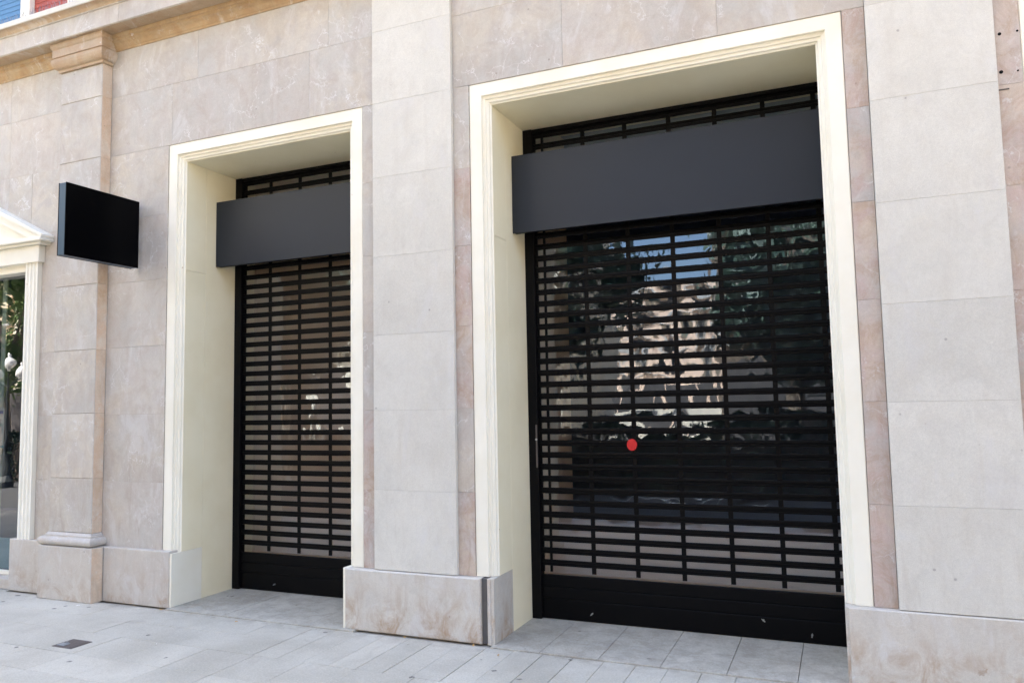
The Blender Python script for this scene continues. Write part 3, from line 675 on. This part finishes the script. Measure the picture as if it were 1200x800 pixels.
def leaf_mesh(n, rx, rz, seed):
    rd = random.Random(seed); m = MB(); cl = []
    for i in range(26):
        while True:
            p = Vector((rd.uniform(-1, 1), rd.uniform(-1, 1), rd.uniform(-1, 1)))
            if .35 < p.length < 1: break
        cl.append(Vector((p.x*rx, p.y*rx, p.z*rz)))
    for i in range(n):
        c = rd.choice(cl); r = abs(rd.gauss(0, .5)); d = Vector((rd.gauss(0, 1), rd.gauss(0, 1), rd.gauss(0, .8))).normalized()
        p = c+d*r*1.1; a = Vector((rd.gauss(0, 1), rd.gauss(0, 1), rd.gauss(0, 1))).normalized(); b = a.orthogonal().normalized(); s_ = rd.uniform(.07, .14)
        k = len(m.v); m.v += [tuple(p+a*s_), tuple(p+b*s_*.7), tuple(p-a*s_), tuple(p-b*s_*.7)]; m.f.append((k, k+1, k+2, k+3))
    return m.mesh('crown', M['leaf'])
crowns = [leaf_mesh(9000, 2.3, 2.4, s) for s in (1, 2)]
M['leaf_sunlit'] = foliage('sunlit green leaves', (.08, .15, .035), (.13, .20, .05))  # sunlit copy of the leaves, sunlight put into the colour
green = leaf_mesh(11000, 2.5, 2.6, 3); green.materials[0] = M['leaf_sunlit']
trm = MB(); trm.tube((0, 0, -.16), (.08, 0, 3.0), .20, .15, 10)
for a in range(6): trm.tube((.08, 0, 2.8), (1.3*math.cos(a*1.05), 1.3*math.sin(a*1.05), 5.4+.3*(a % 3)), .09, .03, 6)
trme = trm.mesh('trunk', M['bark'])
for i, (x, y, s_, lab) in enumerate([
        (-12.8, -17.5, 1.0, 'leafy plane tree across the street, first left of the side street, seen as reflection'),
        (-5.45, -8.6, .74, 'young plane tree on the near side of the street, reflected in the wide shopfront'),
        (-.5, -8.7, .68, 'second young plane tree on the near side of the street, right of the first'),
        (-1.2, -17.5, 1.0, 'leafy plane tree in front of the brown block across the street'),
        (-11.9, -8.7, .76, 'young plane tree near the road, added to cover the sunlit wall reflected in the narrower doorway'),  # unseen tree added to block a sunlit wall from the reflection
        (-20.6, -8.6, .9, 'third young plane tree on the near side of the street, reflected in the left window'),
        (5.5, -17.5, 1.1, 'second plane tree in front of the brown block, further right, outside the photo'),
        (-19.5, -17.5, 1.05, 'second leafy plane tree left of the side street, seen as reflection'),
        (-27, -17.5, 1.0, 'third leafy plane tree left of the side street, reflected in the left shop window'),
        (-34, -17.5, 1.1, 'fourth leafy plane tree left of the side street, reflected in the left shop window'),
        (-42, -17.5, 1.1, 'farthest leafy plane tree to the left across the street')]):
    t = thing('plane_tree', lab, 'tree', (x, y, -.02), 'plane trees along the far pavement'); t.scale = (s_,)*3; t.rotation_euler.z = i*1.3
    link('trunk', trme, t, (0, 0, 0)); link('crown', green if x < -15 else crowns[i % 2], t, (0, 0, 5.5 if y > -10 else 6.2))
hd = thing('screening_hedge', 'long low hedge added across the road to hide the sunlit ground in the reflections', 'hedge', (-12, -8.9, -.165))  # unseen hedge added to block sunlit ground from the reflections
rd = random.Random(5); m = MB()
for i in range(26000):
    p = Vector((rd.uniform(-18, 18), rd.uniform(-.42, .42), rd.uniform(.05, 1.25)))
    if rd.random() < .45: p.y = .42*rd.choice((-1, 1))+rd.gauss(0, .03)
    elif rd.random() < .5: p.z = 1.22+rd.gauss(0, .04)
    a = Vector((rd.gauss(0, 1), rd.gauss(0, 1), rd.gauss(0, 1))).normalized(); b = a.orthogonal().normalized(); q = rd.uniform(.04, .08)
    k = len(m.v); m.v += [tuple(p+a*q), tuple(p+b*q*.7), tuple(p-a*q), tuple(p-b*q*.7)]; m.f.append((k, k+1, k+2, k+3))
link('foliage', m.mesh('foliage', M['leaf']), hd, (0, 0, 0)); link('branches', MB().box(-17.9, 17.9, -.2, .2, 0, 1.0).mesh('branches', M['bark']), hd, (0, 0, 0))
lm = thing('street_lamp', 'black street lamp with white globes reflected in the left shop window', 'street lamp', (-18.7, -7.4, -.165)); lm.scale = (.8,)*3
L0 = Vector(lm.location); 
m = MB(); m.lathe([(.22, 0), (.22, .2), (.12, .35), (.09, .9), (.06, 1.0), (.05, 3.2), (.07, 3.3)], 0, 0, 12); link('post', m.mesh('post', M['lampiron']), lm, (0, 0, 0))
for dx in (-.55, .0, .55):
    a = MB(); a.tube((0, 0, 3.0), (dx, 0, 3.25 if dx else 3.5), .025, .02, 6); link('arm', a.mesh('arm', M['lampiron']), lm, (0, 0, 0))
    gz = 3.45 if dx else 3.75; q = MB(); q.sm = True
    q.lathe([(.05, gz-.22)]+[(.15*math.sin(math.pi*k/10), gz-.17*math.cos(math.pi*k/10)) for k in range(1, 10)]+[(.04, gz+.2), (.05, gz+.26), (.01, gz+.3)], dx, 0, 14); link('globe', q.mesh('globe', M['globe']), lm, (0, 0, 0))
